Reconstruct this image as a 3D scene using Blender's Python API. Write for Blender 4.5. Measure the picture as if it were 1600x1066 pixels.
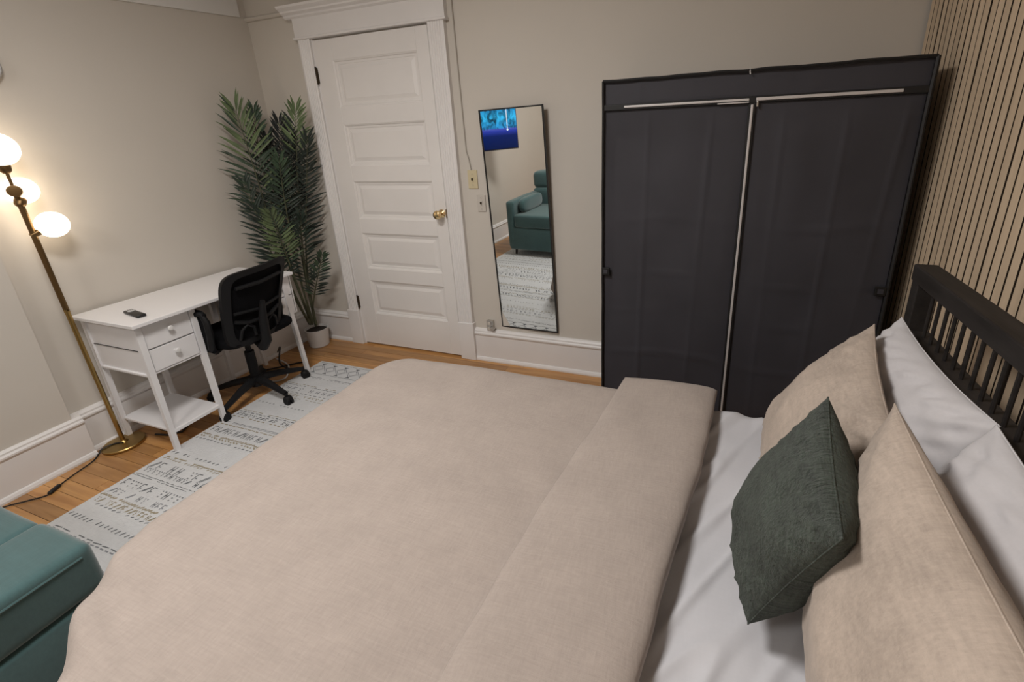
import bpy, bmesh, math, random
from mathutils import Vector, Matrix, noise
random.seed(7)
S = bpy.context.scene
for o in list(bpy.data.objects): bpy.data.objects.remove(o)
PI = math.pi
W = 3.609          # room width
RY = -4.2          # back wall
RZ = 2.62          # ceiling

# ------------------------------------------------------------------ camera
cam = bpy.data.cameras.new('camera'); co = bpy.data.objects.new('camera', cam)
S.collection.objects.link(co); S.camera = co
co.location = (2.85985, -2.42825, 1.43811); co.rotation_euler = (1.24619, 0.03965, 0.34868)
cam.sensor_fit = 'HORIZONTAL'; cam.sensor_width = 36; cam.lens = 702.023 / 1600 * 36
cam.shift_x = -47.63 / 1600; cam.shift_y = -87.59 / 1600; cam.clip_start = .02
# ------------------------------------------------------------------ world, lights, exposure
w = bpy.data.worlds.new('world'); S.world = w; w.use_nodes = True
w.node_tree.nodes['Background'].inputs[0].default_value = (.8, .85, 1, 1)
w.node_tree.nodes['Background'].inputs[1].default_value = .3
S.view_settings.view_transform = 'Standard'; S.view_settings.look = 'None'
S.view_settings.gamma = 1; S.view_settings.use_curve_mapping = False
S.view_settings.exposure = 0.0
def area(name, loc, size, power, col, rot=(0, 0, 0)):
    l = bpy.data.lights.new(name, 'AREA'); l.shape = 'DISK'; l.size = size; l.energy = power; l.color = col
    o = bpy.data.objects.new(name, l); o.location = loc; o.rotation_euler = rot; S.collection.objects.link(o)
    return o
area('ceiling_light_glow', (1.75, -1.95, 2.50), .55, 34, (1, .965, .93))
area('second_light_glow', (1.5, -3.4, 2.50), .5, 16, (1, .965, .93))
GLOBE_E = 5.0
# ------------------------------------------------------------------ materials
MAT = {}
def mat(name, col, rough=.6, metal=0, spec=.5, noise_scale=0, noise_amt=.1, stretch=(1, 1, 1), bump=0, bump_scale=None,
        sheen=0, emit=None, estr=0, bump_dist=.002, detail=4, tint=0, coat=0):
    m = bpy.data.materials.new(name); m.use_nodes = True; N = m.node_tree.nodes; L = m.node_tree.links
    b = N['Principled BSDF']
    b.inputs['Base Color'].default_value = (*col, 1); b.inputs['Roughness'].default_value = rough
    b.inputs['Metallic'].default_value = metal; b.inputs['Specular IOR Level'].default_value = spec
    if sheen: b.inputs['Sheen Weight'].default_value = sheen; b.inputs['Sheen Roughness'].default_value = .4
    if coat: b.inputs['Coat Weight'].default_value = coat
    if emit: b.inputs['Emission Color'].default_value = (*emit, 1); b.inputs['Emission Strength'].default_value = estr
    if noise_scale or tint:
        tc = N.new('ShaderNodeTexCoord'); mp = N.new('ShaderNodeMapping'); mp.inputs['Scale'].default_value = stretch
        L.new(tc.outputs['Object'], mp.inputs[0])
        hs = N.new('ShaderNodeHueSaturation'); hs.inputs['Color'].default_value = (*col, 1)
        v = None
        if noise_scale:
            n = N.new('ShaderNodeTexNoise'); n.inputs['Scale'].default_value = noise_scale; n.inputs['Detail'].default_value = detail
            L.new(mp.outputs[0], n.inputs['Vector'])
            r = N.new('ShaderNodeMapRange'); r.inputs[1].default_value = .3; r.inputs[2].default_value = .7
            r.inputs[3].default_value = 1 - noise_amt; r.inputs[4].default_value = 1 + noise_amt
            L.new(n.outputs[0], r.inputs[0]); v = r.outputs[0]
        if tint:
            oi = N.new('ShaderNodeObjectInfo'); r2 = N.new('ShaderNodeMapRange')
            r2.inputs[3].default_value = 1 - tint; r2.inputs[4].default_value = 1 + tint
            L.new(oi.outputs['Random'], r2.inputs[0])
            if v:
                mu = N.new('ShaderNodeMath'); mu.operation = 'MULTIPLY'; L.new(v, mu.inputs[0]); L.new(r2.outputs[0], mu.inputs[1]); v = mu.outputs[0]
            else: v = r2.outputs[0]
        L.new(v, hs.inputs['Value']); L.new(hs.outputs[0], b.inputs['Base Color'])
    if bump:
        tc = N.new('ShaderNodeTexCoord'); mp = N.new('ShaderNodeMapping'); mp.inputs['Scale'].default_value = stretch
        L.new(tc.outputs['Object'], mp.inputs[0])
        n = N.new('ShaderNodeTexNoise'); n.inputs['Scale'].default_value = bump_scale or noise_scale; n.inputs['Detail'].default_value = detail
        L.new(mp.outputs[0], n.inputs['Vector'])
        bp = N.new('ShaderNodeBump'); bp.inputs['Strength'].default_value = bump; bp.inputs['Distance'].default_value = bump_dist
        L.new(n.outputs[0], bp.inputs['Height']); L.new(bp.outputs[0], b.inputs['Normal'])
    MAT[name] = m; return m
def linen(name, col, amt=.12, s=1.0, bstr=.35, cross=True, rough=.9, sheen=.15):
    """woven cloth: two crossing stretched noises plus fine bump"""
    m = bpy.data.materials.new(name); m.use_nodes = True; N = m.node_tree.nodes; L = m.node_tree.links
    b = N['Principled BSDF']; b.inputs['Roughness'].default_value = rough; b.inputs['Specular IOR Level'].default_value = .15
    b.inputs['Sheen Weight'].default_value = sheen
    tc = N.new('ShaderNodeTexCoord'); outs = []
    for st, sc in (((5 * s, 60 * s, 40 * s), 4), ((45 * s, 9 * s, 9 * s), 4)):
        mp = N.new('ShaderNodeMapping'); mp.inputs['Scale'].default_value = st; L.new(tc.outputs['Object'], mp.inputs[0])
        n = N.new('ShaderNodeTexNoise'); n.inputs['Scale'].default_value = sc; n.inputs['Detail'].default_value = 5
        n.inputs['Roughness'].default_value = .65; L.new(mp.outputs[0], n.inputs['Vector']); outs.append(n.outputs[0])
    big = N.new('ShaderNodeTexNoise'); big.inputs['Scale'].default_value = 9; big.inputs['Detail'].default_value = 6
    L.new(tc.outputs['Object'], big.inputs['Vector']); outs.append(big.outputs[0])
    a = N.new('ShaderNodeMath'); a.operation = 'ADD'; L.new(outs[0], a.inputs[0]); L.new(outs[1], a.inputs[1])
    a2 = N.new('ShaderNodeMath'); a2.operation = 'ADD'; L.new(a.outputs[0], a2.inputs[0]); L.new(outs[2], a2.inputs[1])
    r = N.new('ShaderNodeMapRange'); r.inputs[1].default_value = 1.1; r.inputs[2].default_value = 1.9
    r.inputs[3].default_value = 1 - amt; r.inputs[4].default_value = 1 + amt; L.new(a2.outputs[0], r.inputs[0])
    hs = N.new('ShaderNodeHueSaturation'); hs.inputs['Color'].default_value = (*col, 1)
    L.new(r.outputs[0], hs.inputs['Value']); L.new(hs.outputs[0], b.inputs['Base Color'])
    bp = N.new('ShaderNodeBump'); bp.inputs['Strength'].default_value = bstr; bp.inputs['Distance'].default_value = .003
    L.new(a2.outputs[0], bp.inputs['Height']); L.new(bp.outputs[0], b.inputs['Normal'])
    MAT[name] = m; return m
def wood(name, col, col2, scale=(1, 14, 14), rough=.4, tint=.12, nscale=2.5, coat=0):
    m = bpy.data.materials.new(name); m.use_nodes = True; N = m.node_tree.nodes; L = m.node_tree.links
    b = N['Principled BSDF']; b.inputs['Roughness'].default_value = rough
    if coat: b.inputs['Coat Weight'].default_value = coat; b.inputs['Coat Roughness'].default_value = .25
    tc = N.new('ShaderNodeTexCoord'); mp = N.new('ShaderNodeMapping'); mp.inputs['Scale'].default_value = scale
    oi = N.new('ShaderNodeObjectInfo'); ad = N.new('ShaderNodeVectorMath'); ad.operation = 'ADD'
    cb = N.new('ShaderNodeCombineXYZ'); ml = N.new('ShaderNodeMath'); ml.operation = 'MULTIPLY'; ml.inputs[1].default_value = 37
    L.new(oi.outputs['Random'], ml.inputs[0]); [L.new(ml.outputs[0], cb.inputs[i]) for i in range(3)]
    L.new(tc.outputs['Object'], mp.inputs[0]); L.new(mp.outputs[0], ad.inputs[0]); L.new(cb.outputs[0], ad.inputs[1])
    n = N.new('ShaderNodeTexNoise'); n.inputs['Scale'].default_value = nscale; n.inputs['Detail'].default_value = 8; n.inputs['Distortion'].default_value = .6
    L.new(ad.outputs[0], n.inputs['Vector'])
    cr = N.new('ShaderNodeValToRGB'); cr.color_ramp.elements[0].position = .3; cr.color_ramp.elements[1].position = .72
    cr.color_ramp.elements[0].color = (*col2, 1); cr.color_ramp.elements[1].color = (*col, 1); L.new(n.outputs[0], cr.inputs[0])
    hs = N.new('ShaderNodeHueSaturation'); r2 = N.new('ShaderNodeMapRange'); r2.inputs[3].default_value = 1 - tint; r2.inputs[4].default_value = 1 + tint
    L.new(oi.outputs['Random'], r2.inputs[0]); L.new(r2.outputs[0], hs.inputs['Value']); L.new(cr.outputs[0], hs.inputs['Color'])
    L.new(hs.outputs[0], b.inputs['Base Color'])
    bp = N.new('ShaderNodeBump'); bp.inputs['Strength'].default_value = .12; bp.inputs['Distance'].default_value = .001
    L.new(n.outputs[0], bp.inputs['Height']); L.new(bp.outputs[0], b.inputs['Normal'])
    MAT[name] = m; return m

mat('wall_paint', (.60, .56, .505), .85, noise_scale=1.2, noise_amt=.03, bump=.15, bump_scale=60, bump_dist=.0015)
mat('ceiling_paint', (.72, .71, .69), .9, noise_scale=2, noise_amt=.02)
mat('trim_paint', (.78, .76, .75), .45, noise_scale=3, noise_amt=.03)
mat('door_paint', (.78, .755, .735), .42, noise_scale=3, noise_amt=.03)
wood('oak_plank', (.58, .31, .11), (.36, .165, .05), scale=(.9, 13, 13), rough=.33, tint=.24, coat=.25)
mat('plank_gap', (.05, .025, .012), .9)
wood('slat_wood', (.74, .585, .42), (.63, .49, .345), scale=(14, 14, .9), rough=.6, tint=.07)
mat('felt_black', (.03, .018, .010), .95)
linen('beige_linen', (.39, .335, .30), amt=.10)
linen('beige_pillow_linen', (.44, .368, .312), amt=.19, s=.9)
linen('sheet_white', (.60, .60, .63), amt=.02, bstr=.03, sheen=.05)
linen('pillow_white', (.59, .575, .59), amt=.03, bstr=.08, sheen=.05)
linen('green_knit', (.062, .080, .064), amt=.6, s=.9, bstr=3)
linen('rug_wool', (.64, .65, .66), amt=.07, s=1.3, bstr=.5)
mat('rug_dark', (.16, .17, .18), .95); mat('rug_tan', (.33, .29, .21), .95); mat('rug_grey', (.26, .27, .29), .95)
linen('teal_velvet', (.058, .118, .122), amt=.12, s=.5, bstr=.1, sheen=.5, rough=.75)
mat('bed_wood', (.022, .019, .018), .6, spec=.3, noise_scale=6, noise_amt=.35, stretch=(8, 1, 8), bump=.2, bump_scale=12)
mat('wardrobe_cloth', (.037, .036, .045), .72, noise_scale=4, noise_amt=.1, bump=.25, bump_scale=700, bump_dist=.0006)
mat('wardrobe_piping', (.006, .006, .007), .6)
mat('wardrobe_strap', (.004, .004, .004), .6)
mat('zipper_grey', (.62, .60, .60), .45, metal=.3)
mat('white_lacquer', (.80, .79, .80), .38)
mat('white_knob', (.72, .71, .70), .25)
mat('chair_black', (.008, .008, .009), .6, spec=.25)
mat('chair_fabric', (.006, .006, .007), .95, spec=.1, bump=.4, bump_scale=300)
mat('brass', (.40, .27, .10), .35, metal=1)
mat('brass_dark', (.19, .12, .055), .4, metal=1)
mat('brass_polished', (.80, .60, .32), .18, metal=1)
mat('steel', (.55, .53, .50), .3, metal=1)
mat('hinge_dark', (.05, .035, .02), .5, metal=.6)
mat('globe_glass', (.9, .85, .75), .3, emit=(1, .82, .60), estr=GLOBE_E)
mat('fixture_white', (.5, .5, .5), .5)
mat('diffuser', (.9, .9, .9), .4, emit=(1, .93, .86), estr=4)
mat('mirror_glass', (.86, .88, .87), .015, metal=1)
mat('mirror_frame', (.012, .012, .012), .4)
mat('plate_beige', (.60, .52, .34), .4); mat('plate_white', (.56, .52, .47), .4)
mat('cable_black', (.008, .008, .008), .5); mat('cable_white', (.62, .61, .6), .5); mat('cable_paint', (.40, .365, .32), .6)
mat('pot_white', (.66, .65, .64), .4); mat('soil', (.02, .014, .01), .95, bump=1, bump_scale=80)
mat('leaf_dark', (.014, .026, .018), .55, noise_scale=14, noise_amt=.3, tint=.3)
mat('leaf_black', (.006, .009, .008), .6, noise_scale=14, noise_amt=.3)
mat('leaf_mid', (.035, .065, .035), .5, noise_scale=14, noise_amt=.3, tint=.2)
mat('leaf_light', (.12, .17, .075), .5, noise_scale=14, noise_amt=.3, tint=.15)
mat('stem_green', (.07, .075, .04), .6, noise_scale=30, noise_amt=.4)
mat('remote_black', (.01, .01, .01), .4); mat('remote_silver', (.6, .6, .6), .4)
mat('tv_black', (.008, .008, .01), .3)

# ------------------------------------------------------------------ mesh helpers
class MB:
    def __init__(s): s.bm = bmesh.new()
    def box(s, x0, x1, y0, y1, z0, z1, bev=0, seg=2, M=None):
        r = bmesh.ops.create_cube(s.bm, size=1); vs = r['verts']
        for v in vs:
            v.co = Vector(((x0 + x1) / 2 + v.co.x * (x1 - x0), (y0 + y1) / 2 + v.co.y * (y1 - y0), (z0 + z1) / 2 + v.co.z * (z1 - z0)))
        if bev:
            es = list({e for v in vs for e in v.link_edges})
            rr = bmesh.ops.bevel(s.bm, geom=es, offset=bev, segments=seg, profile=.5, affect='EDGES')
            vs = list({v for f in rr['faces'] for v in f.verts} | {v for v in vs if v.is_valid})
        if M is not None: bmesh.ops.transform(s.bm, matrix=M, verts=vs)
        return s
    def tube(s, pts, r, n=8, caps=True):
        pts = [Vector(p) for p in pts]; rings = []
        rad = r if isinstance(r, (list, tuple)) else [r] * len(pts)
        up = Vector((0, 0, 1)); prev = None
        for i, p in enumerate(pts):
            t = (pts[min(i + 1, len(pts) - 1)] - pts[max(i - 1, 0)]).normalized()
            if prev is None: a = t.cross(up if abs(t.z) < .95 else Vector((1, 0, 0))).normalized()
            else: a = (prev - t * prev.dot(t)).normalized()
            prev = a; b = t.cross(a)
            rings.append([s.bm.verts.new(p + (a * math.cos(2 * PI * k / n) + b * math.sin(2 * PI * k / n)) * rad[i]) for k in range(n)])
        for i in range(len(rings) - 1):
            for k in range(n):
                s.bm.faces.new((rings[i][k], rings[i][(k + 1) % n], rings[i + 1][(k + 1) % n], rings[i + 1][k]))
        if caps:
            s.bm.faces.new(rings[0][::-1]); s.bm.faces.new(rings[-1])
        return s
    def lathe(s, prof, c=(0, 0, 0), n=24, M=None):
        rings = []; c = Vector(c); vs = []
        for r, z in prof:
            if r < 1e-6: v = s.bm.verts.new(Vector((0, 0, z))); rings.append([v]); vs.append(v)
            else:
                ring = [s.bm.verts.new(Vector((r * math.cos(2 * PI * k / n), r * math.sin(2 * PI * k / n), z))) for k in range(n)]
                rings.append(ring); vs += ring
        for A, B in zip(rings, rings[1:]):
            for k in range(n):
                k2 = (k + 1) % n
                if len(A) == 1 and len(B) == 1: continue
                if len(A) == 1: s.bm.faces.new((A[0], B[k2], B[k]))
                elif len(B) == 1: s.bm.faces.new((A[k], A[k2], B[0]))
                else: s.bm.faces.new((A[k], A[k2], B[k2], B[k]))
        T = Matrix.Translation(c)
        if M is not None: T = T @ M.to_4x4()
        bmesh.ops.transform(s.bm, matrix=T, verts=vs)
        return s
    def prism(s, pts, axis, a, b):
        """outline pts in the plane across axis, extruded from a to b"""
        def P(p, t):
            if axis == 'x': return Vector((t, p[0], p[1]))
            if axis == 'y': return Vector((p[0], t, p[1]))
            return Vector((p[0], p[1], t))
        A = [s.bm.verts.new(P(p, a)) for p in pts]; B = [s.bm.verts.new(P(p, b)) for p in pts]; n = len(pts)
        s.bm.faces.new(A); s.bm.faces.new(B[::-1])
        for k in range(n): s.bm.faces.new((A[k], B[k], B[(k + 1) % n], A[(k + 1) % n]))
        return s
    def grid(s, f, nu, nv, closeu=False):
        V = [[s.bm.verts.new(f(i / (nu if closeu else nu - 1), j / (nv - 1))) for j in range(nv)] for i in range(nu)]
        for i in range(nu if closeu else nu - 1):
            for j in range(nv - 1):
                i2 = (i + 1) % nu
                s.bm.faces.new((V[i][j], V[i2][j], V[i2][j + 1], V[i][j + 1]))
        return V
    def build(s, name, m, parent=None, smooth=False, normals=True):
        if normals: bmesh.ops.recalc_face_normals(s.bm, faces=s.bm.faces)
        me = bpy.data.meshes.new(name); s.bm.to_mesh(me); s.bm.free()
        mm = m if isinstance(m, (list, tuple)) else [m]
        for k in mm: me.materials.append(MAT[k])
        if smooth:
            for p in me.polygons: p.use_smooth = True
            me.set_sharp_from_angle(angle=math.radians(smooth if smooth is not True else 40))
        o = bpy.data.objects.new(name, me); S.collection.objects.link(o)
        if parent is not None: o.parent = parent; o.matrix_parent_inverse = Matrix.Translation(-Vector(parent.location)) if parent.type == 'EMPTY' else Matrix()
        return o
def tag(o, label, cat, group=None):
    o['label'] = label; o['category'] = cat
    if group: o['group'] = group
    return o
def thing(name, loc, label, cat, group=None):
    o = bpy.data.objects.new(name, None); o.location = loc; S.collection.objects.link(o); o.empty_display_size = .1
    return tag(o, label, cat, group)
def struct(o): o['kind'] = 'structure'; return o
def sub(o, parent):   # parent is a mesh at the origin
    o.parent = parent; return o

# ================================================================== ROOM
fl = struct(MB().box(-.1, W + .1, RY - .1, .1, -.12, -.004).build('floor', 'plank_gap'))
pw = .0575; gap = .0016; cache = {}
y = 0.0; row = 0
while y > RY:
    x = 0.0; random.seed(100 + row); first = True
    while x < W - .001:
        L = random.choice((.9, 1.2, 1.5, 1.8, 2.1)) if not first else random.choice((.35, .6, .9, 1.3, 1.7))
        first = False
        L = min(L, W - x)
        if W - (x + L) < .2: L = W - x
        key = round(L, 3)
        y0 = max(y - pw, RY)
        if key not in cache:
            o = MB().box(gap / 2, L - gap / 2, -pw + gap / 2, -gap / 2, -.012, 0).build('plank', 'oak_plank', fl); cache[key] = o
        else:
            o = cache[key].copy(); S.collection.objects.link(o)
        o.location = (x, y, random.uniform(-.0006, .0))
        x += L
    y -= pw; row += 1

wl = struct(MB().box(-.12, 0, RY, .12, -.05, RZ).build('wall_left', 'wall_paint'))
struct(MB().box(-.01, .052, RY, -1.487, 0, RZ).build('trim_1', 'wall_paint'))      # chimney breast stepping out of the left wall
struct(MB().box(-.12, W + .12, 0, .12, -.05, RZ).build('wall_back', 'wall_paint'))
wr = struct(MB().box(W + .012, W + .12, RY, .12, -.05, RZ).build('wall_right', 'felt_black'))
struct(MB().box(-.12, W + .12, RY - .12, RY, -.05, RZ).build('wall_front', 'wall_paint'))
struct(MB().box(-.12, W + .12, RY - .12, .12, RZ, RZ + .1).build('ceiling', 'ceiling_paint'))
# vertical slats on the right wall
sp = .0405; n = int(-RY / sp)
mb_ = MB().box(0, .006, -sp + .0074, 0, 0, RZ); sl0 = mb_.build('slat', ('slat_wood', 'felt_black'), wr)
for p_ in sl0.data.polygons:
    if abs(p_.normal.x) < .5: p_.material_index = 1
for k in range(n):
    o = sl0 if k == 0 else sl0.copy()
    if k: S.collection.objects.link(o)
    o.location = (W + .006 + random.uniform(-.0008, .0008), -.016 - sp * k, 0)
# left wall, white board above
struct(MB().prism([(-.055, 2.205), (-.80, 2.150), (-1.45, 2.105), (-1.45, RZ), (-.055, RZ)], 'x', .0, .012).build('trim_2', 'ceiling_paint'))

def base_prof(d):    # (depth, z)
    return [(0, 0), (.030 + d, 0), (.030 + d, .010), (.024 + d, .022), (.017 + d, .026), (.017 + d, .178), (.021 + d, .184), (.026 + d, .192),
            (.026 + d, .200), (.020 + d, .208), (.020 + d, .216), (.012 + d, .226), (0, .230)]
def baseboard(name, axis, a, b, off=0, flip=1):
    P = [((off + d) * flip, z) for d, z in base_prof(0)]
    P[0] = (0 * flip, 0); P[-1] = (0, .230)
    mb = MB().prism(P, axis, a, b)
    return struct(mb.build(name, 'trim_paint'))
baseboard('baseboard_back', 'x', 0.0, .405, flip=-1); baseboard('baseboard_back.001', 'x', 1.452, W, flip=-1)
baseboard('baseboard_left', 'y', -1.455, 0.0); baseboard('baseboard_left.001', 'y', RY, -1.455, off=.045)
baseboard('baseboard_front', 'x', 0.04, W, flip=1)
for o in bpy.data.objects:
    if o.name == 'baseboard_front': o.location.y = RY
# picture rail
struct(MB().prism([(0, 2.185), (-.016, 2.187), (-.024, 2.196), (-.024, 2.203), (-.012, 2.210), (0, 2.212)], 'x', 0, W).build('trim_3', 'wall_paint'))

# ---- door
DX0, DX1, DH = .517, 1.334, 2.03
dr = struct(MB().box(DX0 + .1, DX1 - .05, -.006, .03, .02, DH - .1).build('door_1', 'door_paint'))
zs = [(.255, .505), (.598, .846), (.945, 1.19), (1.29, 1.54), (1.645, 1.91)]; px0, px1 = .650, 1.252
def dpart(name, *a, bev=.002): return MB().box(*a, bev=bev, seg=1).build(name, 'door_paint', dr)
dpart('stile', DX0, px0, -.022, .02, .012, DH); dpart('stile', px1, DX1, -.022, .02, .012, DH)
rz = [.012] + [v for z in zs for v in z] + [DH]
for a, b in zip(rz[0::2], rz[1::2]): dpart('rail', px0 - .001, px1 + .001, -.022, .02, a, b)
for z0, z1 in zs:
    mb = MB()
    def ring(ins, y): return [(px0 + ins, y, z0 + ins), (px1 - ins, y, z0 + ins), (px1 - ins, y, z1 - ins), (px0 + ins, y, z1 - ins)]
    R = [[mb.bm.verts.new(p) for p in ring(i_, y_)] for i_, y_ in ((0, -.020), (.006, -.017), (.010, -.011), (.022, -.009), (.024, -.004), (.050, -.013))]
    for A, B in zip(R, R[1:]):
        for k in range(4): mb.bm.faces.new((A[k], A[(k + 1) % 4], B[(k + 1) % 4], B[k]))
    mb.bm.faces.new(R[-1]); mb.build('panel', 'door_paint', dr)
for z in (1.79, .29):
    MB().box(DX0 - .008, DX0 + .006, -.030, -.018, z, z + .09, bev=.002).tube([(DX0 - .002, -.031, z - .006), (DX0 - .002, -.031, z + .096)], .005, 8).build('hinge', 'hinge_dark', dr)
kb = MB().lathe([(0, 0), (.026, 0), (.026, .004), (.018, .008), (.010, .012), (.009, .030), (.014, .036), (.025, .044), (.028, .055), (.024, .066), (.012, .072), (0, .073)],
                (1.300, -.022, .992), 24, Matrix.Rotation(PI / 2, 3, 'X')).build('door_knob', 'brass_polished', dr, smooth=True)
MB().box(1.331, 1.338, -.030, -.018, .965, 1.02).build('strike_plate', 'steel', dr)
# casing
def casing(x0, x1, name):
    xm = x1 - x0; P = [(x0, 0), (x0, -.030), (x0 + .008, -.034)]
    for i in range(5):
        c = x0 + xm * (.22 + .14 * i)
        P += [(c - .004, -.034), (c, -.030), (c + .004, -.034)]
    P += [(x1 - .008, -.034), (x1, -.030), (x1, 0)]
    struct(MB().prism(P, 'z', .265, 2.043).build(name, 'trim_paint'))
casing(.413, DX0 - .012, 'trim_4'); casing(DX1 + .008, 1.446, 'trim_5')
struct(MB().box(.405, DX0 - .010, -.040, 0, 0, .268, bev=.003).build('trim_6', 'trim_paint'))
struct(MB().box(DX1 + .006, 1.452, -.040, 0, 0, .268, bev=.003).build('trim_7', 'trim_paint'))
struct(MB().box(DX0 - .012, DX0 - .001, -.016, .01, 0, 2.043).build('trim_8', 'trim_paint'))
struct(MB().box(DX1 + .0005, DX1 + .008, -.016, .01, 0, 2.043).build('trim_9', 'trim_paint'))
hd = MB().box(.400, 1.458, -.034, 0, 2.052, 2.165, bev=.002).box(.392, 1.466, -.044, 0, 2.040, 2.054, bev=.004)
hd.prism([(0, 2.155), (-.036, 2.155), (-.046, 2.163), (-.048, 2.172), (-.066, 2.182), (-.068, 2.190), (-.090, 2.203), (-.094, 2.215), (0, 2.215)], 'x', .352, 1.505)
struct(hd.build('trim_10', 'trim_paint'))

# ================================================================== THINGS ON THE WALL
def plate(name, x, z, w_, h_, m, label, screw=True):
    t = thing(name, (x, 0, z), label, 'switch')
    MB().box(x - w_ / 2, x + w_ / 2, -.007, 0, z - h_ / 2, z + h_ / 2, bev=.003).build('cover_plate', m, t)
    MB().box(x - .008, x + .008, -.009, -.004, z - .017, z + .017, bev=.001).build('switch_slot', m, t)
    MB().box(x - .004, x + .004, -.019, -.006, z - .004, z + .009, bev=.001).build('toggle', 'hinge_dark' if name == 'light_switch' else m, t)
    for dz in (-.033, .033): MB().lathe([(0, 0), (.003, 0), (.003, .0015), (0, .002)], (x, -.007, z + dz), 8, Matrix.Rotation(PI / 2, 3, 'X')).build('screw', 'steel', t)
plate('light_switch', 1.527, 1.197, .064, .108, 'plate_beige', 'beige light switch plate beside the door casing, upper of the two')
plate('light_switch', 1.572, 1.057, .056, .100, 'plate_white', 'white switch plate beside the tall mirror, lower of the two')
t = thing('power_outlet', (1.566, 0, .26), 'small grey metal outlet box with a plug on top of the baseboard near the mirror', 'outlet')
MB().box(1.545, 1.592, -.020, 0, .222, .296, bev=.002).build('outlet_box', 'steel', t)
MB().box(1.580, 1.606, -.046, -.020, .243, .262, bev=.003).build('plug', 'steel', t)
for z in (.238, .276): MB().box(1.553, 1.576, -.026, -.019, z - .010, z + .012, bev=.003).build('socket', 'plate_white', t)
tag(MB().tube([(1.492, -.005, RZ), (1.492, -.005, 2.25), (1.494, -.028, 2.21), (1.492, -.006, 2.17), (1.494, -.005, 1.9), (1.497, -.005, 1.6), (1.500, -.005, 1.36), (1.513, -.005, 1.31), (1.522, -.005, 1.25)], .0035, 6)
    .build('wall_cable', 'cable_paint', smooth=True), 'thin painted cable running down the wall to the beige switch', 'cable')
t = thing('wall_fixture', (0, -1.312, 1.795), 'round pale grey fixture on the left wall above the floor lamp', 'fixture')
MB().lathe([(0, 0), (.062, 0), (.066, .006), (.066, .03), (.058, .042), (0, .045)], (0, -1.312, 1.795), 32, Matrix.Rotation(PI / 2, 3, 'Y')).build('housing', 'fixture_white', t, smooth=True)
MB().lathe([(0, 0), (.022, 0), (.022, .004), (0, .005)], (.045, -1.312, 1.795), 20, Matrix.Rotation(PI / 2, 3, 'Y')).build('cover', 'fixture_white', t, smooth=True)

# ---- ceiling lights (out of view)
for nm, lx, ly, lab in (('ceiling_light', 1.75, -1.95, 'round flush ceiling light above the bed'), ('ceiling_light', 1.5, -3.4, 'round flush ceiling light near the armchair')):
    t = thing(nm, (lx, ly, RZ), lab, 'ceiling light')
    MB().lathe([(0, 0), (.30, 0), (.30, -.03), (.285, -.045), (.285, -.02), (0, -.02)], (lx, ly, RZ), 40).build('frame', 'trim_paint', t, smooth=True)
    MB().lathe([(0, -.022), (.284, -.022), (.284, -.044), (.2, -.058), (0, -.064)], (lx, ly, RZ), 40).build('diffuser', 'diffuser', t, smooth=True)

# ================================================================== MIRROR
# hung slightly turned and leaning out at its top
mc = Vector((1.827, -.027, .920)); yaw = math.radians(3.3); pitch = math.radians(1.75)
nrm = Vector((-math.sin(yaw) * math.cos(pitch), -math.cos(yaw) * math.cos(pitch), -math.sin(pitch)))
up0 = Vector((-.0218, 0, 1)); ax_u = (up0 - nrm * up0.dot(nrm)).normalized(); ax_r = nrm.cross(ax_u).normalized() * -1
MM = Matrix((ax_r, nrm * -1, ax_u)).transposed()   # local x right, y into the wall, z up
if MM.determinant() < 0: MM = Matrix((-ax_r, nrm * -1, ax_u)).transposed()
T4 = Matrix.Translation(mc) @ MM.to_4x4()
t = thing('wall_mirror', mc, 'tall narrow mirror with thin black frame hung on the wall beside the door', 'mirror')
hw, hh, fw = .195, .661, .0075
MB().box(-hw + .001, hw - .001, .004, .009, -hh + .001, hh - .001, M=T4).build('backing', 'mirror_frame', t)
MB().box(-hw + fw - .001, hw - fw + .001, 0, .005, -hh + fw - .001, hh - fw + .001, M=T4).build('glass', 'mirror_glass', t)
fr = MB()
fr.box(-hw, hw, -.004, .010, hh - fw, hh, bev=.001, M=T4).box(-hw, hw, -.004, .010, -hh, -hh + fw, bev=.001, M=T4)
fr.box(-hw, -hw + fw, -.004, .010, -hh, hh, bev=.001, M=T4).box(hw - fw, hw, -.004, .010, -hh, hh, bev=.001, M=T4)
fr.build('frame', 'mirror_frame', t)

# ================================================================== WARDROBE
WX0, WX1, WY, WZ = 2.408, 3.536, -.42, 1.633
t = thing('fabric_wardrobe', (2.97, -.22, 0), 'tall dark grey fabric wardrobe with two zipped roll-up fronts against the wall', 'wardrobe')
def clothf(x0, x1, z0, z1, amp, seed, creases):
    def f(u, v):
        x = x0 + (x1 - x0) * u; z = z0 + (z1 - z0) * v
        e = min(1, min(u, 1 - u) * 12, min(v, 1 - v) * 14)
        d = noise.noise(Vector((x * 2.2, z * 1.3, seed))) * amp + noise.noise(Vector((x * 9, z * 4, seed + 5))) * amp * .35
        for cx, s_, a_ in creases:
            d += a_ * math.exp(-((x - cx - (z - 1) * s_) / .008) ** 2) * (.5 + .5 * noise.noise(Vector((z * 2, cx * 7, 3)))) * 2
        for cz, a_ in ((1.05, .003), (.80, .003), (.62, .004), (.40, .005)):
            d += a_ * math.exp(-((z - cz - .02 * math.sin(x * 7 + seed)) / .010) ** 2) * (.5 + noise.noise(Vector((x * 5, cz * 9, seed))))
        return Vector((x, WY + .006 - d * e, z))
    return f
zm = 2.985
mb = MB(); mb.grid(clothf(WX0 + .004, zm - .010, .03, 1.520, .012, 1.3, [(2.59, .01, .004), (2.83, .03, .003)]), 60, 90)
mb.build('front_flap', 'wardrobe_cloth', t, smooth=180)
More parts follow.
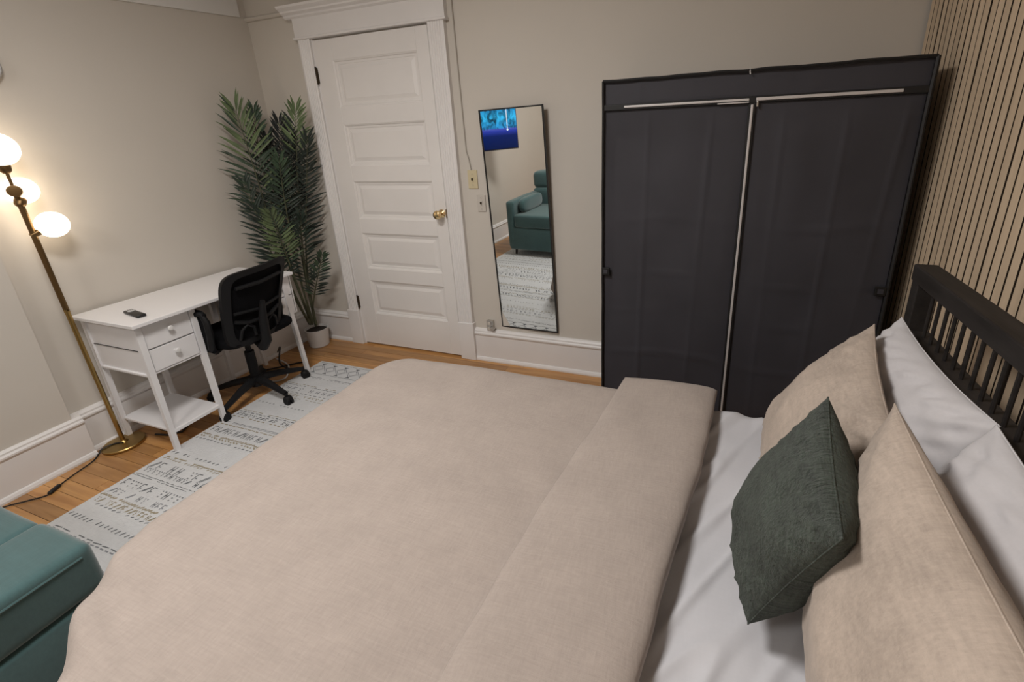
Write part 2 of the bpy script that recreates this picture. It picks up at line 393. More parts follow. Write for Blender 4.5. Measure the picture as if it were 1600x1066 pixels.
mb = MB(); mb.grid(clothf(zm + .010, WX1 - .006, .03, 1.520, .014, 7.7, [(3.10, .0, .003), (3.30, .02, .003), (3.46, .06, .003)]), 60, 90)
mb.build('front_flap', 'wardrobe_cloth', t, smooth=180)
mb = MB(); mb.grid(clothf(WX0 + .004, WX1 - .004, 1.540, WZ, .006, 4.4, [(2.56, 0, .003), (2.76, 0, .003), (3.1, 0, .002)]), 80, 12)
mb.build('top_band', 'wardrobe_cloth', t, smooth=180)
mb = MB(); mb.grid(lambda u, v: Vector((WX0, WY + .39 * u, .03 + (WZ - .03) * v)) + Vector((noise.noise(Vector((u * 3, v * 4, 2))) * .004, 0, 0)), 14, 40)
mb.build('side_panel', 'wardrobe_cloth', t, smooth=180)
mb = MB(); mb.grid(lambda u, v: Vector((WX1, WY + .39 * u, .03 + (WZ - .03) * v)) + Vector((noise.noise(Vector((u * 3, v * 4, 8))) * .004, 0, 0)), 14, 40)
mb.build('side_panel', 'wardrobe_cloth', t, smooth=180)
mb = MB(); mb.grid(lambda u, v: Vector((WX0 + (WX1 - WX0) * u, WY + .39 * v, WZ - .006 * math.sin(u * PI) * math.sin(v * PI))), 40, 12)
mb.build('top_cover', 'wardrobe_cloth', t, smooth=180)
mb = MB(); mb.box(WX0, WX1, WY + .385, WY + .39, .03, WZ).build('back_panel', 'wardrobe_cloth', t)
def rope(n_, pts, r, m, nm): 
    o = MB().tube(pts, r, 6).build(nm, m, t, smooth=True); return o
def wig(x0, z0, x1, z1, n_=40, yy=WY - .003, a=.0015):
    return [(x0 + (x1 - x0) * i / n_ + noise.noise(Vector((i * .3, x0, z0))) * a, yy + noise.noise(Vector((i * .4, 3, z0))) * a, z0 + (z1 - z0) * i / n_ + noise.noise(Vector((i * .35, z0, 9))) * a * 2) for i in range(n_ + 1)]
rope(0, wig(WX0, .03, WX0, WZ), .0055, 'wardrobe_piping', 'piping'); rope(0, wig(WX1, .03, WX1, WZ), .0075, 'wardrobe_piping', 'piping')
rope(0, wig(WX0, WZ, WX1, WZ), .0065, 'wardrobe_piping', 'piping')
for s_, nm in ((WX0, 0), (WX1, 1)): rope(0, [(s_, WY, WZ), (s_, WY + .39, WZ)], .005, 'wardrobe_piping', 'piping')
# zips: horizontal, two runs, and one vertical
MB().box(WX0 + .004, WX1 - .004, WY - .006, WY + .006, 1.518, 1.542, bev=.003).build('zip_cover', 'wardrobe_piping', t)
MB().box(2.497, zm - .012, WY - .010, WY - .004, 1.526, 1.535, bev=.002).build('zip', 'zipper_grey', t)
MB().box(zm + .012, 3.458, WY - .010, WY - .004, 1.525, 1.536, bev=.002).build('zip', 'zipper_grey', t)
MB().box(2.36 + .5, zm - .012, WY - .012, WY - .005, 1.5185, 1.523, bev=.001).build('zip', 'zipper_grey', t)
MB().box(zm - .013, zm + .013, WY - .005, WY + .006, .03, 1.520, bev=.003).build('zip_cover', 'wardrobe_piping', t)
MB().box(zm - .0045, zm + .0045, WY - .010, WY - .003, .03, 1.512, bev=.002).build('zip', 'zipper_grey', t)
MB().box(zm + .014, zm + .021, WY - .014, WY - .004, 1.503, 1.524, bev=.002).build('zip_pull', 'steel', t)
for x, z in ((2.424, .812), (3.512, .802)):
    s_ = MB().box(x - .019, x + .019, WY - .012, WY - .002, z - .019, z + .019, bev=.003).build('buckle', 'wardrobe_strap', t)
    MB().box(x - .010, x + .010, WY - .014, WY - .011, z - .010, z + .010, bev=.001).build('buckle_plate', 'wardrobe_cloth', s_)
MB().tube([(2.966, WY - .002, 1.640), (2.966, WY - .010, 1.628), (2.968, WY - .012, 1.618)], .0022, 6).build('thread_loop', 'cable_white', t)
for x in (WX0 + .01, zm, WX1 - .01):
    for y_ in (WY + .012, WY + .378): MB().tube([(x, y_, 0), (x, y_, .06)], .009, 10).build('foot', 'steel', t)

# ================================================================== RUG
rug = tag(MB().box(.414, 2.25, -2.60, -.352, .000, .008, bev=.003).build('area_rug', 'rug_wool'), 'pale grey flat-woven rug with dark and tan tribal stripes beside the bed', 'rug')
random.seed(5)
PD = {'rug_dark': bmesh.new(), 'rug_tan': bmesh.new(), 'rug_grey': bmesh.new()}
def q4(m, pts):
    bm = PD[m]; bm.faces.new([bm.verts.new((x, y, .0086)) for x, y in pts])
def dash(m, x, y, L, w_, ang=0):
    c, s_ = math.cos(ang), math.sin(ang)
    q4(m, [(x + c * a * L / 2 - s_ * b * w_ / 2, y + s_ * a * L / 2 + c * b * w_ / 2) for a, b in ((-1, -1), (1, -1), (1, 1), (-1, 1))])
X0, X1 = .43, 1.9
def row_dash(y, m, step, L, w_, ang=0, jit=.2, keep=.9):
    x = X0 + random.random() * step
    while x < X1:
        if random.random() < keep: dash(m, x, y + random.uniform(-1, 1) * w_ * .3, L * random.uniform(1 - jit, 1 + jit), w_, ang + random.uniform(-.1, .1))
        x += step * random.uniform(.9, 1.1)
def row_tri(y, h, m, step, flip):
    x = X0 + step / 2
    while x < X1:
        q4(m, [(x - step * .2, y + (h if flip else -h) / 2), (x + step * .2, y + (h if flip else -h) / 2), (x + .001, y - (h if flip else -h) / 2), (x - .001, y - (h if flip else -h) / 2)]); x += step
def diamonds(yc, hh_, step, m, w_=.004):
    x = X0
    while x < X1:
        for k in (1, .72):
            P = [(x, yc), (x + step / 2, yc + hh_), (x + step, yc), (x + step / 2, yc - hh_)]; cx = x + step / 2
            P = [(cx + (a - cx) * k, yc + (b - yc) * k) for a, b in P]
            for A, B in zip(P, P[1:] + P[:1]):
                dash(m, (A[0] + B[0]) / 2, (A[1] + B[1]) / 2, math.hypot(A[0] - B[0], A[1] - B[1]) * .92, w_, math.atan2(B[1] - A[1], B[0] - A[0]))
        x += step
def glyphs(y, h, m, step, kinds=4):
    x = X0 + .02
    while x < X1:
        k = random.randrange(kinds)
        if random.random() < .9:
            if k == 0: dash(m, x, y + h * .35, step * .55, .005); dash(m, x - step * .25, y, h * .7, .005, PI / 2); dash(m, x, y - h * .1, step * .3, .005)
            elif k == 1:
                for s_ in (-1, 1): dash(m, x + s_ * step * .2, y, h * .8, .005, PI / 2)
                dash(m, x, y, step * .4, .005)
            elif k == 2: dash(m, x, y, h, .005, 1.0); dash(m, x + step * .2, y, h * .8, .005, 1.0)
            else:
                for a, b in ((-.25, .3), (.25, .3), (0, -.3), (0, 0)): dash(m, x + a * step, y + b * h, step * .22, .006)
        x += step * random.uniform(.85, 1.15)
D, Tn, G = 'rug_dark', 'rug_tan', 'rug_grey'
row_dash(-.372, D, .05, .045, .003, 0, .1); row_tri(-.395, .016, D, .095, True); diamonds(-.44, .042, .095, G); row_tri(-.487, .016, D, .095, False)
row_dash(-.505, D, .06, .055, .0035); row_dash(-.545, D, .05, .045, .004); row_dash(-.556, G, .03, .018, .003)
row_dash(-.64, Tn, .03, .02, .005); row_dash(-.655, D, .03, .022, .004)
glyphs(-.69, .035, G, .045); row_dash(-.725, D, .035, .02, .005); glyphs(-.75, .02, Tn, .03); row_dash(-.775, Tn, .03, .02, .004)
row_dash(-.86, D, .028, .010, .006, .6); row_dash(-.95, Tn, .04, .034, .004); row_dash(-.965, D, .03, .018, .006)
glyphs(-.99, .03, D, .03); row_dash(-1.012, Tn, .03, .02, .006); row_dash(-1.06, D, .05, .045, .003); row_dash(-1.068, G, .05, .045, .003)
row_dash(-1.085, Tn, .03, .024, .006); glyphs(-1.13, .05, D, .034, 3); row_dash(-1.175, Tn, .018, .016, .009, .4); row_dash(-1.19, Tn, .02, .015, .007, -.5); row_dash(-1.21, D, .026, .014, .006, .3)
row_dash(-1.33, D, .028, .013, .007, .8); row_dash(-1.36, Tn, .028, .026, .007); row_dash(-1.372, Tn, .022, .014, .006, .5)
glyphs(-1.42, .055, D, .045); glyphs(-1.455, .03, D, .03); row_dash(-1.485, D, .03, .025, .003); row_dash(-1.495, D, .03, .025, .003)
glyphs(-1.54, .05, D, .036, 4); glyphs(-1.59, .035, G, .03); row_dash(-1.62, Tn, .018, .016, .008, .5); glyphs(-1.645, .03, Tn, .026); row_dash(-1.665, D, .03, .016, .005, .4)
row_dash(-1.73, D, .026, .018, .006, 1.0); row_dash(-1.79, D, .05, .04, .004); row_dash(-1.80, G, .03, .02, .005)
yy = -1.86
while yy > -2.56:
    row_dash(yy, random.choice((D, G, Tn)), .04, .025, .005, random.choice((0, .5))); yy -= random.choice((.02, .04, .07))
for k, bm in PD.items():
    mb = MB(); mb.bm = bm; o = mb.build('woven_pattern', k, rug, normals=False); o['kind'] = 'stuff'

# ================================================================== DESK
t = thing('writing_desk', (.26, -.93, 0), 'white desk with drawer pedestals and slim square legs against the left wall', 'desk')
ym, DK0, DK1 = -.93, -1.345, -.492
MB().box(.030, .500, DK0, DK1, .684, .702, bev=.003).build('desk_top', 'white_lacquer', t)
def leg(x, y_, x2=None, y2=None):
    mb = MB(); h = .684; w1, w0 = .0135, .0105
    A = [mb.bm.verts.new((x + a * w1, y_ + b * w1, h)) for a, b in ((-1, -1), (1, -1), (1, 1), (-1, 1))]
    B = [mb.bm.verts.new(((x2 or x) + a * w0, (y2 or y_) + b * w0, 0)) for a, b in ((-1, -1), (1, -1), (1, 1), (-1, 1))]
    mb.bm.faces.new(A); mb.bm.faces.new(B)
    for k in range(4): mb.bm.faces.new((A[k], A[(k + 1) % 4], B[(k + 1) % 4], B[k]))
    mb.build('leg', 'white_lacquer', t)
for x, x2 in ((.070, .062), (.452, .445)):
    leg(x, -1.312, x2); leg(x, -1.075, x2, -1.068); leg(x, -.548, x2, -.498)
leg(.070, -.735)
def pedestal(y0, y1, legs=True):
    # carcass
    MB().box(.064, .448, y0, y0 + .008, .434, .684).build('side_panel', 'white_lacquer', t)
    MB().box(.064, .448, y0 - .003, y0 + .002, .553, .5555).build('side_groove', 'chair_black', t)
    MB().box(.064, .448, y1 - .008, y1, .434, .684).build('side_panel', 'white_lacquer', t)
    MB().box(.060, .452, y0 + .004, y1 - .004, .430, .440).build('bottom_panel', 'white_lacquer', t)
    MB().box(.060, .067, y0, y1, .434, .684).build('back_panel', 'white_lacquer', t)
    MB().box(.084, .438, y0 - .009, y0 + .003, .424, .436, bev=.002).build('lower_rail', 'white_lacquer', t)
    for z0, z1 in ((.441, .552), (.557, .672)):
        d = MB().box(.10, .457, y0 + .022, y1 - .020, z0 + .001, z1 - .001, bev=.0015).build('drawer', 'white_lacquer', t)
        MB().lathe([(0, 0), (.006, 0), (.005, .008), (.011, .014), (.013, .020), (.010, .026), (0, .029)], (.457, (y0 + y1) / 2 + .002, (z0 + z1) / 2 + .012), 18, Matrix.Rotation(PI / 2, 3, 'Y')).build('knob', 'white_knob', d, smooth=True)
    MB().box(.095, .445, y0 + .01, y1 - .01, .674, .684).build('top_rail', 'white_lacquer', t)
pedestal(-1.316, -1.070); pedestal(-.700, -.478)
MB().box(.062, .452, -1.312, -1.070, .112, .124, bev=.002).build('shelf', 'white_lacquer', t)
MB().box(.448, .458, -1.305, -1.078, .106, .122, bev=.001).build('shelf_edge', 'white_lacquer', t)
MB().box(.066, .074, -1.07, -.74, .56, .684).build('back_rail', 'white_lacquer', t)

rm = thing('remote_control', (.345, -1.245, .702), 'small black remote control with silver button disc on the desk', 'remote')
RM = Matrix.Translation((.345, -1.245, .702)) @ Matrix.Rotation(math.radians(-9), 4, 'Z')
MB().box(-.075, .075, -.018, .018, .0005, .014, bev=.004, M=RM).build('body', 'remote_black', rm, smooth=60)
MB().lathe([(0, 0), (.013, 0), (.013, .002), (.006, .003), (0, .003)], RM @ Vector((-.035, 0, .0135)), 18).build('button_ring', 'remote_silver', rm)
for i in range(3): MB().box(-.062 + .0, -.056, -.010 + .008 * i, -.005 + .008 * i, .0138, .0155, M=RM).build('button', 'remote_silver', rm)

# ================================================================== OFFICE CHAIR
CX, CY = .385, -.80
t = thing('office_chair', (CX, CY, 0), 'black mesh office swivel chair with armrests tucked under the white desk', 'chair')
for a in (66, -6, -78, -150, 138):
    a = math.radians(a); d = Vector((math.cos(a), math.sin(a), 0)); c = Vector((CX, CY, 0)); rr = .255
    arm_ = MB(); P = [c + d * .02 + Vector((0, 0, .118)), c + d * .12 + Vector((0, 0, .105)), c + d * rr + Vector((0, 0, .072))]
    arm_.tube(P, [.026, .021, .014], 8).build('base_spoke', 'chair_black', t, smooth=True)
    cc = c + d * rr; n_ = Vector((-d.y, d.x, 0))
    cs = MB()
    for s_ in (-1, 1):
        R_ = n_.to_track_quat('Z', 'Y').to_matrix()
        cs.lathe([(0, -.007), (.022, -.007), (.025, -.003), (.025, .003), (.022, .007), (0, .007)], cc + n_ * s_ * .011 + Vector((0, 0, .026)) + d * .008, 16, R_)
    cs.tube([cc + Vector((0, 0, .075)), cc + Vector((0, 0, .04))], .009, 8)
    cs.lathe([(.024, 0), (.024, .012), (.016, .022), (0, .024)], cc + Vector((0, 0, .034)) + d * .006, 14)
    cs.build('caster', 'chair_black', t, smooth=True)
MB().tube([(CX, CY, .075), (CX, CY, .14)], [.034, .040], 16).tube([(CX, CY, .13), (CX, CY, .30)], [.026, .026], 14).tube([(CX, CY, .28), (CX, CY, .40)], [.015, .015], 12).build('gas_column', 'chair_black', t, smooth=True)
MB().box(CX - .10, CX + .11, CY - .075, CY + .075, .372, .412, bev=.012).build('tilt_mechanism', 'chair_black', t, smooth=60)
MB().tube([(CX + .02, CY + .06, .392), (CX + .05, CY + .19, .398), (CX + .05, CY + .22, .398)], [.005, .005, .010], 8).build('lever', 'chair_black', t, smooth=True)
# seat cushion
def cushion_f(x0, x1, y0, y1, z0, z1, ru=.3, pw_=3.2):
    def f(i, j):
        a = i * 2 * PI; b = -PI / 2 + j * PI
        ca, sa, cb, sb = math.cos(a), math.sin(a), math.cos(b), math.sin(b)
        e = lambda v, p: math.copysign(abs(v) ** p, v)
        return Vector(((x0 + x1) / 2 + (x1 - x0) / 2 * e(ca, ru) * e(cb, .35), (y0 + y1) / 2 + (y1 - y0) / 2 * e(sa, ru) * e(cb, .35), (z0 + z1) / 2 + (z1 - z0) / 2 * e(sb, .7)))
    return f
def supercushion(name, x0, x1, y0, y1, z0, z1, m, parent, ru=.35, nu=56, nv=20):
    mb = MB(); mb.grid(cushion_f(x0, x1, y0, y1, z0, z1, ru), nu, nv, closeu=True)
    bmesh.ops.remove_doubles(mb.bm, verts=mb.bm.verts, dist=1e-5)
    return mb.build(name, m, parent, smooth=180)
supercushion('seat', CX - .20, CX + .20, CY - .215, CY + .205, .408, .478, 'chair_fabric', t)
# backrest: framed mesh reclining slightly towards the room
def bk(u, v, off=0):     # u along y 0..1, v up 0..1
    yl = -1.010 - .010 * v; yr = -.690 + .055 * v
    y_ = yl + (yr - yl) * u; z = .425 + (.415 + .022 * u) * v
    x = .585 + .035 * math.sin(v * PI) * -.3 + .105 * v ** 1.2 - .040 * (abs(u - .5) * 2) ** 2 + off
    return Vector((x, y_, z + .012 * (u - .5) * 0))
def outl(n_=60, r=.14, ins=0):
    P = []
    for k in range(n_):
        a = 2 * PI * k / n_; c_, s_ = math.cos(a), math.sin(a)
        e = lambda v: math.copysign(abs(v) ** .27, v)
        P.append((.5 + (.5 - ins) * e(c_), .5 + (.5 - ins) * e(s_)))
    return P
fr = MB(); P = outl()
rings = []
for i, (u, v) in enumerate(P):
    cu, cv = .5, .5; ui, vi = .5 + (u - .5) * .80, .5 + (v - .5) * .86
    rings.append([fr.bm.verts.new(q) for q in (bk(u, v, -.010), bk(u, v, .010), bk(ui, vi, .013), bk(ui, vi, -.008))])
for i in range(len(rings)):
    A, B = rings[i], rings[(i + 1) % len(rings)]
    for k in range(4): fr.bm.faces.new((A[k], A[(k + 1) % 4], B[(k + 1) % 4], B[k]))
fr.build('backrest_frame', 'chair_black', t, smooth=50)
mb = MB(); n_ = 22; V = {}
for i in range(n_):
    for j in range(n_):
        u, v = .10 + .80 * i / (n_ - 1), .07 + .86 * j / (n_ - 1); V[i, j] = mb.bm.verts.new(bk(u, v, -.002))
for i in range(n_ - 1):
    for j in range(n_ - 1): mb.bm.faces.new((V[i, j], V[i + 1, j], V[i + 1, j + 1], V[i, j + 1]))
mb.build('backrest_mesh', 'chair_fabric', t, smooth=180)
def curve_on_back(pts, r, name, off=.016):
    MB().tube([bk(u, v, off) for u, v in pts], r, 8).build(name, 'chair_black', t, smooth=True)
curve_on_back([(.15, .80), (.5, .79), (.85, .80)], .010, 'cross_bar')
curve_on_back([(.12, .47), (.5, .43), (.88, .47)], .008, 'lumbar_bar')
curve_on_back([(.12, .36), (.3, .30), (.5, .29), (.7, .30), (.88, .36)], .010, 'lumbar_bar')
curve_on_back([(.16, .10), (.20, .22), (.28, .28), (.38, .22), (.40, .10)], .008, 'lumbar_loop')
curve_on_back([(.84, .10), (.80, .22), (.72, .28), (.62, .22), (.60, .10)], .008, 'lumbar_loop')
MB().tube([(CX + .08, CY, .392), (.60, -.855, .385), (.640, -.858, .43), (.650, -.855, .56), (.672, -.850, .66)], [.022, .026, .026, .022, .012], 10).build('back_support', 'chair_black', t, smooth=True)
for s_, ya, nm in ((-1, -1.052, 0), (1, -.640, 1)):
    supercushion('arm_pad', .215, .500, ya - .024, ya + .024, .628, .658, 'chair_black', t, ru=.6, nu=32, nv=12)
    yi = ya
    MB().tube([(.490, yi, .640), (.512, yi, .60), (.512, yi, .53), (.492, yi, .445), (.455, yi * .85 + CY * .15, .405), (.41, yi * .6 + CY * .4, .398)], [.012, .016, .017, .016, .013, .012], 8).build('arm_support', 'chair_black', t, smooth=True)
    MB().tube([(.235, yi, .640), (.262, yi, .56), (.31, yi, .46), (.36, yi * .85 + CY * .15, .405), (.39, yi * .6 + CY * .4, .398)], [.012, .015, .016, .013, .012], 8).build('arm_support', 'chair_black', t, smooth=True)
    if s_ < 0: MB().box(.26, .508, ya - .006, ya + .014, .425, .645, bev=.006).build('arm_panel', 'chair_fabric', t)

# cables on the floor
def cable(name, pts, r, m, label):
    P = []; pts = [Vector(p) for p in pts]
    for i in range(len(pts) - 1):   # catmull-rom
        p0, p1, p2, p3 = pts[max(i - 1, 0)], pts[i], pts[i + 1], pts[min(i + 2, len(pts) - 1)]
        for k in range(6):
            s_ = k / 6; P.append(.5 * ((2 * p1) + (p2 - p0) * s_ + (2 * p0 - 5 * p1 + 4 * p2 - p3) * s_ ** 2 + (3 * p1 - p0 - 3 * p2 + p3) * s_ ** 3))
    P.append(pts[-1]); o = MB().tube(P, r, 6).build(name, m, smooth=True)
    if label: tag(o, label, 'cable')
    return o
cable('power_cable', [(.07, -.42, .012), (.22, -.46, .005), (.30, -.53, .005), (.36, -.60, .005), (.33, -.66, .005), (.2, -.68, .005)], .005, 'cable_white', 'white power cable curling on the floor behind the office chair')
cable('power_cable', [(.07, -.40, .05), (.16, -.44, .12), (.23, -.52, .05), (.30, -.50, .006), (.36, -.44, .006), (.30, -.40, .006), (.20, -.5, .006), (.1, -.6, .006)], .005, 'cable_black', 'black power cable looping on the floor behind the office chair')
t = thing('power_adapter', (.17, -1.20, 0), 'black power adapter and cord on the floor under the desk pedestal', 'adapter')
MB().box(.15, .23, -1.225, -1.175, 0, .026, bev=.005).build('brick', 'cable_black', t)
MB().tube([(.15, -1.20, .012), (.11, -1.17, .006), (.12, -1.12, .005), (.20, -1.11, .005), (.27, -1.15, .005), (.30, -1.20, .005), (.25, -1.245, .005), (.18, -1.26, .005)], .005, 6).build('cord', 'cable_black', t, smooth=True)

# ================================================================== FLOOR LAMP
LX, LY = .108, -1.362
def ly(z): return LY - .026 * z / 1.4
t = thing('floor_lamp', (LX, LY, 0), 'brass floor lamp with three glowing white globes in front of the left wall', 'lamp')
MB().lathe([(0, 0), (.084, 0), (.088, .004), (.088, .012), (.084, .016), (.02, .020), (.012, .030), (0, .030)], (LX, LY, 0), 48).build('base', 'brass', t, smooth=30)
MB().tube([(LX, LY, .015), (LX, ly(.75), .75)], .0095, 14).build('pole', 'brass', t, smooth=True)
MB().tube([(LX, ly(.75), .75), (LX, ly(1.3), 1.30)], .0105, 14).build('pole', 'brass_dark', t, smooth=True)
MB().tube([(LX, ly(.74), .742), (LX, ly(.76), .758)], .0105, 14).build('pole_joint', 'brass', t, smooth=True)
def globe(c, r, sock, r2=.018):
    c = Vector(c); sock = Vector(sock); d = (c - sock).normalized(); q = d.to_track_quat('Z', 'Y').to_matrix()
    MB().lathe([(0, -r)] + [(r * math.sin(k * PI / 16), -r * math.cos(k * PI / 16)) for k in range(1, 16)] + [(0, r)], c, 32).build('globe', 'globe_glass', t, smooth=180)
    s0 = c - d * (r + .030)
    MB().lathe([(0, 0), (.010, 0), (r2 * .9, .010), (r2, .026), (r2, .036), (0, .036)], s0, 20, q).build('socket', 'brass_dark', t, smooth=40)
    MB().tube([sock, s0 + d * .004], .006, 8).build('arm', 'brass_dark', t, smooth=True)
globe((LX, ly(1.466), 1.466), .066, (LX, ly(1.29), 1.290), .020)
globe((LX - .040, ly(1.29) + .034, 1.295), .056, (LX, ly(1.245), 1.245), .020)
globe((LX + .010, ly(1.14) + .068, 1.142), .056, (LX, ly(1.11), 1.110), .014)
MB().lathe([(0, 0), (.022, 0), (.025, .010), (.022, .020), (0, .022)], (LX + .010, ly(1.29) - .004, 1.298), 20, Vector((2.75, -1.07, .15)).to_track_quat('Z', 'Y').to_matrix()).build('switch_knob', 'brass_dark', t, smooth=40)
P = [(LX + .02, LY - .01, .024), (LX - .02, LY - .03, .022), (LX - .035, LY - .075, .020), (LX - .03, LY - .095, .006), (.115, -1.50, .005), (.14, -1.58, .005), (.165, -1.64, .006), (.195, -1.70, .006), (.15, -1.75, .005), (.09, -1.82, .005), (.08, -1.95, .005)]
cd = cable('power_cord', P, .0032, 'cable_black', None); cd.parent = t; cd.matrix_parent_inverse = Matrix.Translation(-t.location)
MB().box(-.028, .028, -.009, .009, 0, .014, bev=.005, M=Matrix.Translation((.182, -1.672, .001)) @ Matrix.Rotation(math.radians(-62), 4, 'Z')).build('foot_switch', 'cable_black', t, smooth=60)

# ================================================================== PALM
t = thing('potted_palm', (.182, -.135, 0), 'tall artificial palm with dark green fronds in a white pot in the corner', 'plant')
pc = (.182, -.140, 0)
MB().lathe([(0, 0), (.062, 0), (.067, .004), (.080, .125), (.082, .137), (.075, .137), (.073, .120), (0, .118)], pc, 36).build('pot', 'pot_white', t, smooth=30)
MB().lathe([(0, .126), (.03, .124), (.072, .122)], pc, 24).build('soil', 'soil', t)
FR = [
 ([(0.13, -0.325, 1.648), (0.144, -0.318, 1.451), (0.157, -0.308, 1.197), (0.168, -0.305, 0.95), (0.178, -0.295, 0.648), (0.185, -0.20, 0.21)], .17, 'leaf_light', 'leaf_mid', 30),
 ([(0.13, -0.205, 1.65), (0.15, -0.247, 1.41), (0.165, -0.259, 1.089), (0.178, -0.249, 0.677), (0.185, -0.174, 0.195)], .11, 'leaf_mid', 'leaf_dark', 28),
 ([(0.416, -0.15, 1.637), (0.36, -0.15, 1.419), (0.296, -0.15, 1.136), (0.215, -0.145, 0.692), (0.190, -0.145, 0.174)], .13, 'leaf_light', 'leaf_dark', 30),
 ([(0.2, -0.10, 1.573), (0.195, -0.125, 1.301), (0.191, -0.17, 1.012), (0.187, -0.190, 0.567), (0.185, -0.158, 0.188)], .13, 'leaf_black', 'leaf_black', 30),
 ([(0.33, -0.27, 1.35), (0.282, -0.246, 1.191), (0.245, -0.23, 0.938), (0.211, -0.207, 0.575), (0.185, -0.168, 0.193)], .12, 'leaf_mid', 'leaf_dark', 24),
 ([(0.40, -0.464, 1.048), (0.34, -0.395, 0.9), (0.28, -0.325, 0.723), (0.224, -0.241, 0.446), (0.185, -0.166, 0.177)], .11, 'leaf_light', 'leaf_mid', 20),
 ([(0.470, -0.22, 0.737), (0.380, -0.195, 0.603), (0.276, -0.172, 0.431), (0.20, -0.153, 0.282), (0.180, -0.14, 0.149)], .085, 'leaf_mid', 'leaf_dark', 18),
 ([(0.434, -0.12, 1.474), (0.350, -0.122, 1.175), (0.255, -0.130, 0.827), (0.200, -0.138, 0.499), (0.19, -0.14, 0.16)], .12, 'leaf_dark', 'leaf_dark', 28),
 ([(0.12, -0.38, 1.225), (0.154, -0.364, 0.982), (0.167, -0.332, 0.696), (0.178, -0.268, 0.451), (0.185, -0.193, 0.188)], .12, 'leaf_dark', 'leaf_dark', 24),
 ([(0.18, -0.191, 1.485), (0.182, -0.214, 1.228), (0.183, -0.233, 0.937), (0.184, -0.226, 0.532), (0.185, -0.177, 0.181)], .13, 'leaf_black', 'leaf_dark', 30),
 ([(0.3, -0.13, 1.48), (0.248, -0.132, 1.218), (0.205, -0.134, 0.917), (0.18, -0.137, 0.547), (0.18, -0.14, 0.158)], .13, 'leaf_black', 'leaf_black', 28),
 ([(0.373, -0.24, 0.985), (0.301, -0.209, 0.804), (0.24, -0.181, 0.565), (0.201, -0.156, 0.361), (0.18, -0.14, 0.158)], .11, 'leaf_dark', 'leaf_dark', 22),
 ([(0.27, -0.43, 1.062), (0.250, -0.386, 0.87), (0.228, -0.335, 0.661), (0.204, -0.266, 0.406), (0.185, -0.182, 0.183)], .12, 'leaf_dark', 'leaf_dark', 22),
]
camv = Vector((2.86, -2.43, 1.2))
random.seed(11)
def crv(pts, s):
    n_ = len(pts) - 1; f = min(s * n_, n_ - 1e-6); i = int(f); k = f - i
    p0, p1, p2, p3 = [Vector(pts[max(0, min(n_, q))]) for q in (i - 1, i, i + 1, i + 2)]
    return .5 * ((2 * p1) + (p2 - p0) * k + (2 * p0 - 5 * p1 + 4 * p2 - p3) * k ** 2 + (3 * p1 - p0 - 3 * p2 + p3) * k ** 3)
for fi, (pts, LL, m1, m2, n_) in enumerate(FR):
    pts = pts[::-1]
    st = MB(); Q = [crv(pts, k / 16) for k in range(17)]
    st.tube(Q, [.0075 - .0060 * (k / 16) for k in range(17)], 6); stem = st.build('stem', 'stem_green', t, smooth=True)
    lf = MB(); bm = lf.bm
    face_n = Vector((.75, -.65, .15)).normalized()
    s0 = .42 if fi not in (5, 6) else .46
    n_ = int(n_ * .95)
    for k in range(n_):
        s = s0 + (1 - s0) * (k + .5) / n_
        p = crv(pts, s); tg = (crv(pts, min(1, s + .02)) - crv(pts, s - .02)).normalized()
        side = tg.cross(face_n).normalized(); env = math.sin(min(1, (1 - s) / (1 - s0) * 1.15 + .22) * PI * .5 + 0) if s > .6 else 1
        env = (.66 + .36 * math.sin(PI * min(1, (s - s0) / (1 - s0) * .75 + .28)))
        for sg in (-1, 1):
            L_ = LL * 1.2 * env * random.uniform(.85, 1.12); ang = math.radians(60 - 40 * ((s - s0) / (1 - s0)) ** 1.5 + random.uniform(-7, 7))
            d = (side * sg * math.sin(ang) + tg * math.cos(ang) + face_n * random.uniform(-.15, .35)).normalized()
            wv = d.cross(face_n + side * sg * random.uniform(-.3, .3)).normalized(); wd = .0078 * random.uniform(.85, 1.15)
            nn = d.cross(wv).normalized()
            mid = p + d * L_ * .40 + face_n * .004; m3 = p + d * L_ * .75 + Vector((0, 0, -.02)) * L_; tip = p + d * L_ + Vector((0, 0, -.07)) * L_
            def cl(v): return Vector((max(v.x, .012), min(v.y, -.012), v.z))
            a0 = bm.verts.new(cl(p)); tv = bm.verts.new(cl(tip))
            Lf = [bm.verts.new(cl(mid + wv * wd)), bm.verts.new(cl(mid + nn * wd * .3)), bm.verts.new(cl(mid - wv * wd))]
            Rf = [bm.verts.new(cl(m3 + wv * wd * .62)), bm.verts.new(cl(m3 + nn * wd * .2)), bm.verts.new(cl(m3 - wv * wd * .62))]
            fs = [bm.faces.new((a0, Lf[0], Lf[1])), bm.faces.new((a0, Lf[1], Lf[2])), bm.faces.new((Lf[0], Rf[0], Rf[1], Lf[1])), bm.faces.new((Lf[1], Rf[1], Rf[2], Lf[2])),
                  bm.faces.new((Rf[0], tv, Rf[1])), bm.faces.new((Rf[1], tv, Rf[2]))]
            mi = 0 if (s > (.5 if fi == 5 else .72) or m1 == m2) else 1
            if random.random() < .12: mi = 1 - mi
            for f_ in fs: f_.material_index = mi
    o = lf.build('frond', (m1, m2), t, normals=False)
    stem.parent = o; stem.matrix_parent_inverse = Matrix()
    o.matrix_parent_inverse = Matrix.Translation(-t.location)

